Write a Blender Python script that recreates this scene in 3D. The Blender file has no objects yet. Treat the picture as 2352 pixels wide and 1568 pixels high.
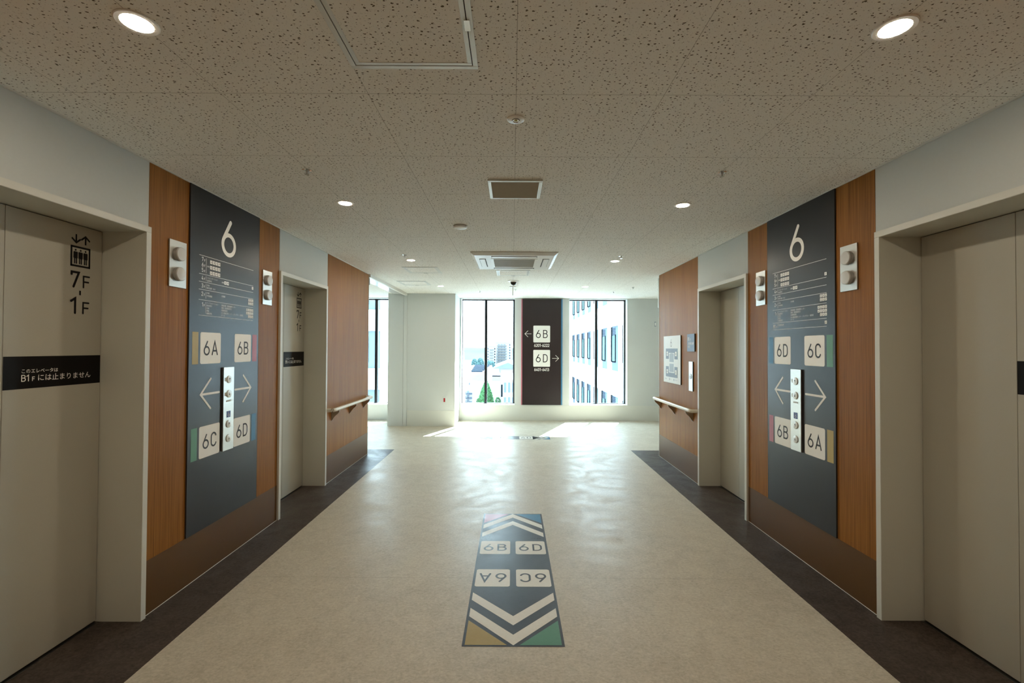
import bpy, bmesh, math, random
from mathutils import Matrix, Vector
random.seed(7)
sc = bpy.context.scene
COL = sc.collection
R = math.radians

# ------------------------------------------------------------------ camera, world, sun, exposure
CAMZ = 1.4852
cam_d = bpy.data.cameras.new('camera'); cam = bpy.data.objects.new('camera', cam_d); COL.objects.link(cam)
cam_d.sensor_width = 36.0; cam_d.lens = 1045.81/2352*36.0; cam_d.clip_start = 0.02; cam_d.clip_end = 5000
PITCH, YAW, ROLL = 0.01437, -0.00011, -0.00447
cam.matrix_world = Matrix.Translation((0, 0, CAMZ)) @ Matrix.Rotation(-YAW, 4, 'Z') @ Matrix.Rotation(math.pi/2+PITCH, 4, 'X') @ Matrix.Rotation(-ROLL, 4, 'Z')
sc.camera = cam

world = bpy.data.worlds.new('sky'); sc.world = world; world.use_nodes = True
wn = world.node_tree; bg = wn.nodes['Background']
tc = wn.nodes.new('ShaderNodeTexCoord'); sx = wn.nodes.new('ShaderNodeSeparateXYZ'); cr = wn.nodes.new('ShaderNodeValToRGB')
wn.links.new(tc.outputs['Generated'], sx.inputs[0]); wn.links.new(sx.outputs['Z'], cr.inputs[0]); wn.links.new(cr.outputs[0], bg.inputs['Color'])
cr.color_ramp.elements[0].position = 0.0; cr.color_ramp.elements[0].color = (0.76, 0.92, 1.0, 1)
cr.color_ramp.elements[1].position = 0.7; cr.color_ramp.elements[1].color = (0.62, 0.84, 1.0, 1)
bg.inputs['Strength'].default_value = 13.5
sun_d = bpy.data.lights.new('sun', 'SUN'); sun_d.energy = 58.0; sun_d.angle = R(0.6); sun_d.color = (0.95, 1.0, 0.99)
sun = bpy.data.objects.new('sun', sun_d); COL.objects.link(sun)
_el, _az = R(49), R(22.7)
sun_dir = Vector((math.sin(_az)*math.cos(_el), math.cos(_az)*math.cos(_el), math.sin(_el)))
sun.rotation_euler = sun_dir.to_track_quat('Z', 'Y').to_euler(); sun.location = (6, 30, 30)
LAMP = 315.0
sc.view_settings.view_transform = 'Standard'; sc.view_settings.look = 'None'
sc.view_settings.exposure = 0.27; sc.view_settings.gamma = 1.0
sc.view_settings.use_curve_mapping = False
try:
    sc.cycles.max_bounces = 8; sc.cycles.diffuse_bounces = 6; sc.cycles.glossy_bounces = 4; sc.cycles.transparent_max_bounces = 12
    sc.cycles.caustics_reflective = False; sc.cycles.caustics_refractive = False
    sc.cycles.sample_clamp_indirect = 6.0
except Exception: pass

# ------------------------------------------------------------------ dimensions (metres)
XL, XR = -2.0134, 2.0493
DL, DR = -2.234, 2.262            # lift door faces
ZC = 2.5129
YF = 9.38                          # far wall
YB = -5.6                          # wall behind the camera
CX = 0.0124

# ------------------------------------------------------------------ materials
MATS = {}
def srgb(r, g, b):
    f = lambda c: (c/255/12.92) if c/255 <= .04045 else ((c/255+.055)/1.055)**2.4
    return (f(r), f(g), f(b), 1)
def mat(name, col, rough=.5, metal=0., spec=.5, var=0., vscale=20., stretch=(1, 1, 1), bump=0., emit=None, estr=0., coat=0.):
    if name in MATS: return MATS[name]
    m = bpy.data.materials.new(name); m.use_nodes = True; nt = m.node_tree; b = nt.nodes['Principled BSDF']
    if len(col) == 3: col = (*col, 1)
    b.inputs['Base Color'].default_value = col; b.inputs['Roughness'].default_value = rough
    b.inputs['Metallic'].default_value = metal; b.inputs['Specular IOR Level'].default_value = spec
    b.inputs['Coat Weight'].default_value = coat
    if emit:
        b.inputs['Emission Color'].default_value = (*emit[:3], 1); b.inputs['Emission Strength'].default_value = estr
    if var > 0 or bump > 0:
        t = nt.nodes.new('ShaderNodeTexCoord'); mp = nt.nodes.new('ShaderNodeMapping'); n = nt.nodes.new('ShaderNodeTexNoise')
        mp.inputs['Scale'].default_value = stretch; n.inputs['Scale'].default_value = vscale; n.inputs['Detail'].default_value = 6
        nt.links.new(t.outputs['Object'], mp.inputs[0]); nt.links.new(mp.outputs[0], n.inputs['Vector'])
        if var > 0:
            r = nt.nodes.new('ShaderNodeMapRange'); r.inputs[1].default_value = .25; r.inputs[2].default_value = .75
            r.inputs[3].default_value = 1-var; r.inputs[4].default_value = 1+var
            v = nt.nodes.new('ShaderNodeVectorMath'); v.operation = 'SCALE'; v.inputs[0].default_value = col[:3]
            nt.links.new(n.outputs['Fac'], r.inputs[0]); nt.links.new(r.outputs[0], v.inputs['Scale']); nt.links.new(v.outputs[0], b.inputs['Base Color'])
        if bump > 0:
            bp = nt.nodes.new('ShaderNodeBump'); bp.inputs['Strength'].default_value = bump; bp.inputs['Distance'].default_value = .002
            nt.links.new(n.outputs['Fac'], bp.inputs['Height']); nt.links.new(bp.outputs[0], b.inputs['Normal'])
    MATS[name] = m; return m

def N(nt, kind, **kw):
    n = nt.nodes.new(kind)
    for k, v in kw.items(): setattr(n, k, v)
    return n
def math_node(nt, op, a, b=None, c=None):
    n = nt.nodes.new('ShaderNodeMath'); n.operation = op
    for i, x in enumerate((a, b, c)):
        if x is None: continue
        if isinstance(x, (int, float)): n.inputs[i].default_value = x
        else: nt.links.new(x, n.inputs[i])
    return n.outputs[0]

def joint_mask(nt, coord, x0, pitch, half):
    """1 where |coord - (x0 + k*pitch)| < half"""
    s = math_node(nt, 'SUBTRACT', coord, x0); s = math_node(nt, 'DIVIDE', s, pitch); s = math_node(nt, 'ADD', s, 1000.5)
    s = math_node(nt, 'FRACT', s); s = math_node(nt, 'SUBTRACT', s, .5); s = math_node(nt, 'ABSOLUTE', s)
    return math_node(nt, 'LESS_THAN', s, half/pitch)

def ceiling_mat(joints=True):
    m = bpy.data.materials.new('fissured_board'); m.use_nodes = True; nt = m.node_tree; b = nt.nodes['Principled BSDF']
    g = N(nt, 'ShaderNodeTexCoord'); sep = N(nt, 'ShaderNodeSeparateXYZ'); nt.links.new(g.outputs['Object'], sep.inputs[0])
    # warped coordinates
    nz = N(nt, 'ShaderNodeTexNoise'); nz.inputs['Scale'].default_value = 70; nz.inputs['Detail'].default_value = 3
    nt.links.new(g.outputs['Object'], nz.inputs['Vector'])
    off = N(nt, 'ShaderNodeVectorMath', operation='SUBTRACT'); nt.links.new(nz.outputs['Color'], off.inputs[0]); off.inputs[1].default_value = (.5, .5, .5)
    sc_ = N(nt, 'ShaderNodeVectorMath', operation='SCALE'); nt.links.new(off.outputs[0], sc_.inputs[0]); sc_.inputs['Scale'].default_value = .014
    ad = N(nt, 'ShaderNodeVectorMath', operation='ADD'); nt.links.new(g.outputs['Object'], ad.inputs[0]); nt.links.new(sc_.outputs[0], ad.inputs[1])
    def layer(scale, stretch, rad, keep):
        mp = N(nt, 'ShaderNodeMapping'); mp.inputs['Scale'].default_value = stretch; nt.links.new(ad.outputs[0], mp.inputs[0])
        v = N(nt, 'ShaderNodeTexVoronoi'); v.voronoi_dimensions = '2D'; v.inputs['Scale'].default_value = scale; nt.links.new(mp.outputs[0], v.inputs['Vector'])
        sp = N(nt, 'ShaderNodeSeparateColor'); nt.links.new(v.outputs['Color'], sp.inputs[0])
        r = math_node(nt, 'MULTIPLY', sp.outputs[0], rad); r = math_node(nt, 'ADD', r, rad*.35)
        k = math_node(nt, 'LESS_THAN', sp.outputs[1], keep)
        d = math_node(nt, 'SUBTRACT', r, v.outputs['Distance']); d = math_node(nt, 'MULTIPLY', d, 14); d = math_node(nt, 'MINIMUM', d, 1); d = math_node(nt, 'MAXIMUM', d, 0)
        return math_node(nt, 'MULTIPLY', d, k)
    a = layer(60, (.8, 1.1, 1), .175, .86); c = layer(130, (1, 1, 1), .22, .45)
    c = math_node(nt, 'MULTIPLY', c, .3)
    hole = math_node(nt, 'MAXIMUM', a, c)
    jx = joint_mask(nt, sep.outputs['X'], .0124, .6, .0013); jy = joint_mask(nt, sep.outputs['Y'], 1.8312, .6, .0015)
    j = math_node(nt, 'MAXIMUM', jx, jy); j = math_node(nt, 'MULTIPLY', j, .5)
    dark = math_node(nt, 'MAXIMUM', hole, j) if joints else hole
    fine = N(nt, 'ShaderNodeTexNoise'); fine.inputs['Scale'].default_value = 260; nt.links.new(g.outputs['Object'], fine.inputs['Vector'])
    mx = N(nt, 'ShaderNodeMixRGB'); nt.links.new(dark, mx.inputs[0])
    base = N(nt, 'ShaderNodeMixRGB', blend_type='MIX'); base.inputs[1].default_value = (.83, .82, .775, 1); base.inputs[2].default_value = (.88, .87, .825, 1)
    nt.links.new(fine.outputs['Fac'], base.inputs[0]); nt.links.new(base.outputs[0], mx.inputs[1]); mx.inputs[2].default_value = (.13, .11, .075, 1)
    nt.links.new(mx.outputs[0], b.inputs['Base Color']); b.inputs['Roughness'].default_value = .85; b.inputs['Specular IOR Level'].default_value = .25
    return m
def floor_mat(name, c1, c2, r0, r1, seams=True, cool=None):
    m = bpy.data.materials.new(name); m.use_nodes = True; nt = m.node_tree; b = nt.nodes['Principled BSDF']
    g = N(nt, 'ShaderNodeTexCoord'); sep = N(nt, 'ShaderNodeSeparateXYZ'); nt.links.new(g.outputs['Object'], sep.inputs[0])
    def noise(s, st, det=8, dist=0.):
        mp = N(nt, 'ShaderNodeMapping'); mp.inputs['Scale'].default_value = st; nt.links.new(g.outputs['Object'], mp.inputs[0])
        n = N(nt, 'ShaderNodeTexNoise'); n.inputs['Scale'].default_value = s; n.inputs['Detail'].default_value = det; n.inputs['Distortion'].default_value = dist
        nt.links.new(mp.outputs[0], n.inputs['Vector']); return n.outputs['Fac']
    n1 = noise(9, (1, 1, 1), 10, 1.2); n2 = noise(60, (1, 1.3, 1), 6, .8); n3 = noise(1.3, (1, 1, 1), 6, .5)
    s = math_node(nt, 'MULTIPLY', n1, .30); s = math_node(nt, 'MULTIPLY_ADD', n2, .60, s); s = math_node(nt, 'MULTIPLY_ADD', n3, .2, s)
    rmp = N(nt, 'ShaderNodeMapRange'); rmp.inputs[1].default_value = .40; rmp.inputs[2].default_value = .70; nt.links.new(s, rmp.inputs[0])
    mx = N(nt, 'ShaderNodeMixRGB'); mx.inputs[1].default_value = (*c1, 1); mx.inputs[2].default_value = (*c2, 1); nt.links.new(rmp.outputs[0], mx.inputs[0])
    out = mx.outputs[0]
    if seams:
        j = joint_mask(nt, sep.outputs['Y'], 2.965, 1.845, .0012); mj = N(nt, 'ShaderNodeMixRGB'); j = math_node(nt, 'MULTIPLY', j, .45)
        nt.links.new(j, mj.inputs[0]); nt.links.new(out, mj.inputs[1]); mj.inputs[2].default_value = (.12, .1, .08, 1); out = mj.outputs[0]
    nt.links.new(out, b.inputs['Base Color'])
    n4 = noise(2.2, (1, 1, 1), 12, 2.5); n5 = noise(26, (1, 2.2, 1), 6, 2.)
    q = math_node(nt, 'MULTIPLY_ADD', n5, .4, n4)
    rr = N(nt, 'ShaderNodeMapRange'); rr.inputs[1].default_value = .5; rr.inputs[2].default_value = .9; rr.inputs[3].default_value = r0; rr.inputs[4].default_value = r1
    nt.links.new(q, rr.inputs[0]); nt.links.new(rr.outputs[0], b.inputs['Roughness'])
    b.inputs['Specular IOR Level'].default_value = .17
    bp = N(nt, 'ShaderNodeBump'); bp.inputs['Strength'].default_value = .12; bp.inputs['Distance'].default_value = .001; nt.links.new(n2, bp.inputs['Height']); nt.links.new(bp.outputs[0], b.inputs['Normal'])
    return m
def wood_mat():
    m = bpy.data.materials.new('teak_laminate'); m.use_nodes = True; nt = m.node_tree; b = nt.nodes['Principled BSDF']
    g = N(nt, 'ShaderNodeTexCoord')
    def noise(s, st, det=5):
        mp = N(nt, 'ShaderNodeMapping'); mp.inputs['Scale'].default_value = st; nt.links.new(g.outputs['Object'], mp.inputs[0])
        n = N(nt, 'ShaderNodeTexNoise'); n.inputs['Scale'].default_value = s; n.inputs['Detail'].default_value = det
        nt.links.new(mp.outputs[0], n.inputs['Vector']); return n.outputs['Fac']
    n1 = noise(10, (14, .14, 1), 4); n2 = noise(10, (45, .35, 1), 3); n3 = noise(3, (3, .25, 1), 2)
    s = math_node(nt, 'MULTIPLY', n1, .45); s = math_node(nt, 'MULTIPLY_ADD', n2, .45, s); s = math_node(nt, 'MULTIPLY_ADD', n3, .15, s)
    rp = N(nt, 'ShaderNodeValToRGB'); e = rp.color_ramp.elements
    e[0].position = .36; e[0].color = (.150, .055, .009, 1); e[1].position = .68; e[1].color = (.36, .152, .034, 1)
    k = rp.color_ramp.elements.new(.52); k.color = (.255, .103, .019, 1)
    nt.links.new(s, rp.inputs[0]); nt.links.new(rp.outputs[0], b.inputs['Base Color']); b.inputs['Roughness'].default_value = .46; b.inputs['Specular IOR Level'].default_value = .12
    return m
def brushed(name, col, rough, stretch):
    m = mat(name, col, rough, 1.0, var=.06, vscale=12, stretch=stretch); return m
def glass_mat(name='window_glass', tint=(.93, .97, .97), refl=.9):
    m = bpy.data.materials.new(name); m.use_nodes = True; nt = m.node_tree; nt.nodes.clear()
    o = N(nt, 'ShaderNodeOutputMaterial'); t = N(nt, 'ShaderNodeBsdfTransparent'); gl = N(nt, 'ShaderNodeBsdfGlossy'); mx = N(nt, 'ShaderNodeMixShader'); f = N(nt, 'ShaderNodeLayerWeight')
    t.inputs[0].default_value = (*tint, 1); gl.inputs['Roughness'].default_value = .0; f.inputs[0].default_value = .5
    pw = math_node(nt, 'POWER', f.outputs['Facing'], 5); pw = math_node(nt, 'MULTIPLY_ADD', pw, .85, .035); nt.links.new(pw, mx.inputs[0]); nt.links.new(t.outputs[0], mx.inputs[1]); nt.links.new(gl.outputs[0], mx.inputs[2]); nt.links.new(mx.outputs[0], o.inputs[0])
    return m

M = dict(
    ceiling=ceiling_mat(), hatch_board=ceiling_mat(False),
    floor=floor_mat('beige_sheet_floor', (.385, .343, .275), (.55, .505, .415), .34, .50),
    dark_floor=floor_mat('dark_sheet_floor', (.030, .022, .018), (.088, .068, .057), .34, .52),
    wood=wood_mat(),
    white=mat('white_wall_paint', (.585, .612, .602), .75, spec=.3, var=.012, vscale=60, bump=.15),
    cream=mat('cream_dado', (.62, .635, .595), .6, spec=.35, var=.01, vscale=60),
    kick=mat('brown_kick_plate', (.11, .050, .013), .40, spec=.3, var=.03, vscale=90),
    steel_paint=mat('grey_beige_steel', (.44, .425, .365), .36, spec=.45, var=.015, vscale=220, bump=.06),
    casing=mat('grey_beige_casing', (.56, .545, .475), .45, spec=.4, var=.01, vscale=150),
    edge=mat('light_casing_edge', (.66, .66, .61), .4, spec=.4, var=.01, vscale=150),
    gap=mat('dark_gap', (.012, .011, .010), .7, var=.1),
    sill=mat('steel_sill', (.32, .31, .29), .35, 1.0, var=.05, stretch=(1, 20, 1)),
    charcoal=mat('charcoal_panel', (.011, .0105, .012), .33, spec=.38, var=.03, vscale=140),
    black=mat('black_vinyl', (.004, .003, .003), .45, spec=.15, var=.05),
    ink=mat('black_lettering', (.006, .005, .006), .55, spec=.25, var=.05),
    grey_ink=mat('dark_grey_lettering', (.025, .027, .034), .55, spec=.3, var=.05),
    offwhite=mat('off_white_vinyl', (.90, .89, .85), .5, spec=.4, var=.01),
    cyan_white=mat('white_lettering', (.72, .72, .69), .5, var=.01),
    yellow=mat('mustard_vinyl', (.42, .31, .085), .5, var=.02), green=mat('green_vinyl', (.10, .27, .17), .5, var=.02),
    pink=mat('dusty_pink_vinyl', (.44, .13, .18), .5, var=.02), blue=mat('blue_vinyl', (.03, .17, .33), .5, var=.02),
    f_char=floor_mat('floor_sign_charcoal', (.026, .028, .035), (.033, .035, .043), .27, .45, False),
    f_white=floor_mat('floor_sign_white', (.66, .64, .58), (.71, .69, .63), .33, .48, False),
    f_yellow=floor_mat('floor_sign_mustard', (.33, .235, .055), (.36, .26, .065), .33, .48, False),
    f_green=floor_mat('floor_sign_green', (.075, .215, .135), (.085, .235, .15), .33, .48, False),
    f_pink=floor_mat('floor_sign_pink', (.42, .14, .19), (.45, .15, .21), .3, .45, False),
    f_blue=floor_mat('floor_sign_blue', (.03, .15, .29), (.035, .17, .32), .3, .45, False),
    brushed=brushed('brushed_steel', (.52, .51, .48), .36, (1, 60, 1)),
    lens=mat('frosted_lantern_lens', (.60, .60, .59), .22, spec=.5, var=.02),
    lens_rim=mat('lantern_rim', (.50, .50, .48), .3, .3, var=.02),
    button=mat('button_face', (.74, .74, .71), .3, .2, var=.02),
    rail=mat('beige_handrail', (.62, .56, .46), .32, spec=.5, var=.01), bracket=mat('bracket_bronze', (.36, .29, .21), .35, .5, var=.02),
    plastic=mat('white_plastic', (.86, .87, .86), .3, var=.01), alu=mat('aluminium_frame', (.70, .72, .70), .38, .3, var=.02),
    trim_w=mat('white_ceiling_trim', (.70, .70, .66), .5, var=.01), glosswhite=mat('gloss_white_slot', (.74, .76, .75), .2, .3, var=.01),
    louvre=mat('grey_louvre', (.46, .44, .38), .5, .0, var=.03), void=mat('vent_void', (.03, .028, .024), .8, var=.1),
    filt=mat('return_air_filter', (.30, .285, .24), .7, var=.06, vscale=300),
    mullion=mat('dark_window_frame', (.018, .019, .022), .4, .3, var=.05), domeblk=mat('smoked_dome', (.006, .006, .006), .08, spec=.6, var=.02),
    sens_gold=mat('brass_sensor', (.30, .24, .06), .3, .7, var=.05), chrome=mat('chrome', (.8, .8, .8), .12, 1.0, var=.01),
    red=mat('red_plate', (.35, .01, .02), .5, var=.03), signblue=mat('slate_blue_sign', (.07, .10, .17), .45, var=.03),
    slategrey=mat('slate_grey_print', (.14, .17, .23), .5, var=.03), mapgrey=mat('pale_grey_print', (.30, .34, .39), .5, var=.03),
    map_board=mat('map_board_white', (.74, .76, .74), .45, var=.01), darkedge=mat('dark_sign_edge', (.02, .018, .016), .5, var=.05),
    wheelblue=mat('access_blue', (.02, .06, .26), .45, var=.03),
    panel_far=mat('brown_charcoal_board', (.022, .0145, .015), .42, spec=.3, var=.03, vscale=120),
    lamp=mat('lamp_diffuser', (.9, .9, .9), .5, emit=(1.0, .85, .65), estr=LAMP, var=.005),
    glass=glass_mat(),
    # outside
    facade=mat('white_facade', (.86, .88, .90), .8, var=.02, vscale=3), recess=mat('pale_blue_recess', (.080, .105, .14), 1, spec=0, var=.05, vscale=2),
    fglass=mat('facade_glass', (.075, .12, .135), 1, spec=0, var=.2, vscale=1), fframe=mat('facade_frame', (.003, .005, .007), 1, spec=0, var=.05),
    flouvre=mat('facade_louvre', (.035, .045, .06), 1, spec=0, var=.05), conc=mat('pale_concrete', (.15, .155, .16), 1, spec=0, var=.04, vscale=.5),
    roofblue=mat('pale_blue_roof', (.085, .105, .13), 1, spec=0, var=.05, vscale=.6), leaf=mat('leaf_green', (.034, .088, .040), 1, spec=0, var=.6, vscale=3.),
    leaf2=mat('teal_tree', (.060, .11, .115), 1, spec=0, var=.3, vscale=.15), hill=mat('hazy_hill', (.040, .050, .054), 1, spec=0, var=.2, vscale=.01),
    ground=mat('pale_ground', (.12, .125, .13), 1, spec=0, var=.1, vscale=.05), beige=mat('beige_block', (.11, .106, .102), 1, spec=0, var=.05, vscale=.1),
    cityw=mat('city_white', (.19, .195, .20), 1, spec=0, var=.08, vscale=.08),
    trunk=mat('trunk_bark', (.08, .05, .03), .9, var=.2),
)

# ------------------------------------------------------------------ mesh helpers
class B:
    """collects shapes in local coordinates, then links ONE mesh object"""
    def __init__(s): s.v = []; s.f = []
    def poly(s, pts):
        i = len(s.v); s.v += [tuple(p) for p in pts]; s.f.append(tuple(range(i, i+len(pts)))); return s
    def box(s, a, b):
        x0, y0, z0 = (min(a[i], b[i]) for i in range(3)); x1, y1, z1 = (max(a[i], b[i]) for i in range(3)); i = len(s.v)
        s.v += [(x0, y0, z0), (x1, y0, z0), (x1, y1, z0), (x0, y1, z0), (x0, y0, z1), (x1, y0, z1), (x1, y1, z1), (x0, y1, z1)]
        for q in ((0, 3, 2, 1), (4, 5, 6, 7), (0, 1, 5, 4), (1, 2, 6, 5), (2, 3, 7, 6), (3, 0, 4, 7)): s.f.append(tuple(i+k for k in q))
        return s
    def prism(s, pts, z0, z1):
        """extrude 2D outline (ccw) along z"""
        n = len(pts); i = len(s.v); s.v += [(p[0], p[1], z0) for p in pts] + [(p[0], p[1], z1) for p in pts]
        s.f.append(tuple(i+k for k in reversed(range(n)))); s.f.append(tuple(i+n+k for k in range(n)))
        for k in range(n): s.f.append((i+k, i+(k+1) % n, i+n+(k+1) % n, i+n+k))
        return s
    def lathe(s, prof, c=(0, 0, 0), n=32, axis='z'):
        """prof: list of (r, h); revolved about axis through c"""
        i = len(s.v)
        for r, h in prof:
            for k in range(n):
                a = 2*math.pi*k/n; p = (r*math.cos(a), r*math.sin(a), h)
                if axis == 'y': p = (p[0], p[2], -p[1])
                if axis == 'x': p = (p[2], p[1], -p[0])
                s.v.append((c[0]+p[0], c[1]+p[1], c[2]+p[2]))
        for j in range(len(prof)-1):
            for k in range(n):
                a = i+j*n+k; b = i+j*n+(k+1) % n; s.f.append((a, b, b+n, a+n))
        s.f.append(tuple(i+k for k in reversed(range(n)))); m = i+(len(prof)-1)*n; s.f.append(tuple(m+k for k in range(n)))
        return s
    def tube(s, pts, r, n=12):
        P = [Vector(p) for p in pts]; rings = []
        rr = r if isinstance(r, (list, tuple)) else [r]*len(P)
        for k, p in enumerate(P):
            d = (P[min(k+1, len(P)-1)]-P[max(k-1, 0)]).normalized()
            up = Vector((0, 0, 1)) if abs(d.z) < .9 else Vector((1, 0, 0))
            a = d.cross(up).normalized(); b = a.cross(d).normalized(); i = len(s.v)
            s.v += [tuple(p+(a*math.cos(t)+b*math.sin(t))*rr[k]) for t in (2*math.pi*q/n for q in range(n))]; rings.append(i)
        for j in range(len(rings)-1):
            for k in range(n): s.f.append((rings[j]+k, rings[j]+(k+1) % n, rings[j+1]+(k+1) % n, rings[j+1]+k))
        s.f.append(tuple(rings[0]+k for k in reversed(range(n)))); s.f.append(tuple(rings[-1]+k for k in range(n)))
        return s
    def stroke(s, pts, w, z=0., cap='round'):
        """flat pen stroke in the xy plane"""
        P = [Vector(p[:2]) for p in pts]; Q = [P[0]]
        for p in P[1:]:
            if (p-Q[-1]).length > 1e-6: Q.append(p)
        P = Q; h = w/2; closed = len(P) > 3 and (P[0]-P[-1]).length < w*.02
        if closed: P.pop()
        n = len(P); s.lay = getattr(s, 'lay', 0)+1; zz = z+.00012*((s.lay) % 4); base = len(s.v)
        for k in range(n):
            a = P[k-1] if (k > 0 or closed) else None; b = P[(k+1) % n] if (k < n-1 or closed) else None
            d1 = (P[k]-a).normalized() if a is not None else None; d2 = (b-P[k]).normalized() if b is not None else None
            if d1 is None: d1 = d2
            if d2 is None: d2 = d1
            t = d1+d2
            if t.length < 1e-4: t = Vector((-d1.y, d1.x))
            t.normalize(); m = Vector((-t.y, t.x)); q = max(.35, m.dot(Vector((-d1.y, d1.x)))); m = m*(h/q)
            s.v += [(P[k].x+m.x, P[k].y+m.y, zz), (P[k].x-m.x, P[k].y-m.y, zz)]
        for k in range(n if closed else n-1):
            a = base+2*k; b = base+2*((k+1) % n); s.f.append((a, a+1, b+1, b))
        if cap == 'round' and not closed:
            for e, o in ((0, 1), (n-1, n-2)):
                d = (P[e]-P[o]).normalized(); a0 = math.atan2(d.y, d.x)
                s.poly([(P[e].x+h*math.cos(a0+R(t)), P[e].y+h*math.sin(a0+R(t)), zz) for t in range(-90, 91, 18)])
        return s
    def rrect(s, x0, y0, x1, y1, r, z0, z1=None):
        pts = []
        for cx, cy, a0 in ((x1-r, y0+r, -90), (x1-r, y1-r, 0), (x0+r, y1-r, 90), (x0+r, y0+r, 180)):
            for k in range(6): a = R(a0+90*k/5); pts.append((cx+r*math.cos(a), cy+r*math.sin(a)))
        if z1 is None: s.poly([(p[0], p[1], z0) for p in pts])
        else: s.prism(pts, z0, z1)
        return s
    def build(s, name, m, parent=None, smooth=False, kind=None, matrix=None, bevel=0.):
        me = bpy.data.meshes.new(name); me.from_pydata(s.v, [], s.f); me.update()
        if smooth:
            for p in me.polygons: p.use_smooth = True
        o = bpy.data.objects.new(name, me); COL.objects.link(o)
        ms = m if isinstance(m, list) else [m]
        for q in ms: me.materials.append(M[q])
        if parent: o.parent = parent
        if matrix is not None: o.matrix_world = matrix
        if kind: o['kind'] = kind
        if smooth:
            md = o.modifiers.new('edges', 'EDGE_SPLIT'); md.split_angle = R(35)
        if bevel > 0:
            md = o.modifiers.new('bevel', 'BEVEL'); md.width = bevel; md.segments = 2; md.limit_method = 'ANGLE'
        return o

def frame(kind, a, z, w=0.):
    """wall frames: local x = right along the wall, y = up, z = out of the wall"""
    if kind == 'L': return Matrix(((0, 0, 1, XL+w), (1, 0, 0, a), (0, 1, 0, z), (0, 0, 0, 1)))
    if kind == 'R': return Matrix(((0, 0, -1, XR-w), (-1, 0, 0, a), (0, 1, 0, z), (0, 0, 0, 1)))
    if kind == 'F': return Matrix(((1, 0, 0, a), (0, 0, -1, YF-w), (0, 1, 0, z), (0, 0, 0, 1)))
def thing(name, label, cat, mtx, group=None):
    o = bpy.data.objects.new(name, None); COL.objects.link(o); o.empty_display_size = .05
    o.matrix_world = mtx if isinstance(mtx, Matrix) else Matrix.Translation(mtx)
    o['label'] = label; o['category'] = cat
    if group: o['group'] = group
    return o
def tag(o, label, cat, group=None):
    o['label'] = label; o['category'] = cat
    if group: o['group'] = group
    return o
def dup(root, mtx, label, group=None):
    def cp(o, p):
        c = o.copy(); COL.objects.link(c)
        if p: c.parent = p
        for ch in [x for x in COL.objects if x.parent == o]: cp(ch, c)
        return c
    r = cp(root, None); r.matrix_world = mtx if isinstance(mtx, Matrix) else Matrix.Translation(mtx); r['label'] = label
    if group: r['group'] = group
    return r

# ------------------------------------------------------------------ stroke lettering (rounded road-sign style)
def arc(cx, cy, rx, ry, a0, a1, n=14): return [(cx+rx*math.cos(R(a0+(a1-a0)*k/n)), cy+ry*math.sin(R(a0+(a1-a0)*k/n))) for k in range(n+1)]
G = {
 '6': (.60, [arc(.30, .30, .30, .30, 158, 518, 32), [(.375, 1), (.10, .55)]+arc(.30, .30, .30, .30, 150, 175, 4)]),
 'A': (.64, [[(0, 0), (.32, 1), (.64, 0)], [(.10, .29), (.54, .29)]]),
 'B': (.58, [[(0, 0), (0, 1), (.30, 1)]+arc(.30, .77, .23, .23, 90, -90)+[(0, .54)], [(.30, .54)]+arc(.31, .27, .27, .27, 90, -90)+[(0, 0)]]),
 'C': (.58, [arc(.30, .72, .29, .28, 15, 180)+arc(.30, .28, .29, .28, 180, 345)]),
 'D': (.58, [[(0, 0), (0, 1), (.24, 1)]+arc(.24, .66, .34, .34, 90, 0)+arc(.24, .34, .34, .34, 0, -90)+[(0, 0)]]),
 '7': (.56, [[(0, .84), (0, 1), (.56, 1), (.16, 0)]]),
 '1': (.34, [[(0, .80), (.27, 1), (.27, 0)]]),
 'F': (.50, [[(0, 0), (0, 1), (.52, 1)], [(0, .50), (.45, .50)]]),
 '2': (.56, [arc(.28, .72, .28, .28, 165, -25)+[(0, 0), (.58, 0)]]),
 '3': (.56, [arc(.27, .76, .25, .24, 150, -90)+arc(.27, .26, .28, .26, 90, -150)]),
 '4': (.58, [[(.34, 1), (0, .22), (.58, .22)], [(.42, .48), (.42, 0)]]),
 '5': (.56, [[(.50, 1), (.05, 1), (.02, .58)]+arc(.26, .32, .29, .32, 128, -145)]),
 '0': (.56, [arc(.28, .72, .27, .28, 0, 180)+arc(.28, .28, .27, .28, 180, 360)+[(.55, .72)]]),
 '-': (.36, [[(0, .42), (.30, .42)]]),
}
def letters(b, txt, x, y, h, w, gap=.24, z=.0012, sx=1., align='l'):
    """x,y = lower-left of the ink box; h = full height incl. stroke"""
    hh = h-w; tot = sum(G[c][0]*hh*sx for c in txt) + gap*hh*(len(txt)-1) + w
    if align == 'c': x -= tot/2
    cx = x+w/2
    for c in txt:
        wd, st = G[c]
        for s in st: b.stroke([(cx+p[0]*hh*sx, y+w/2+p[1]*hh) for p in s], w, z)
        cx += wd*hh*sx + gap*hh
    return tot
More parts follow.
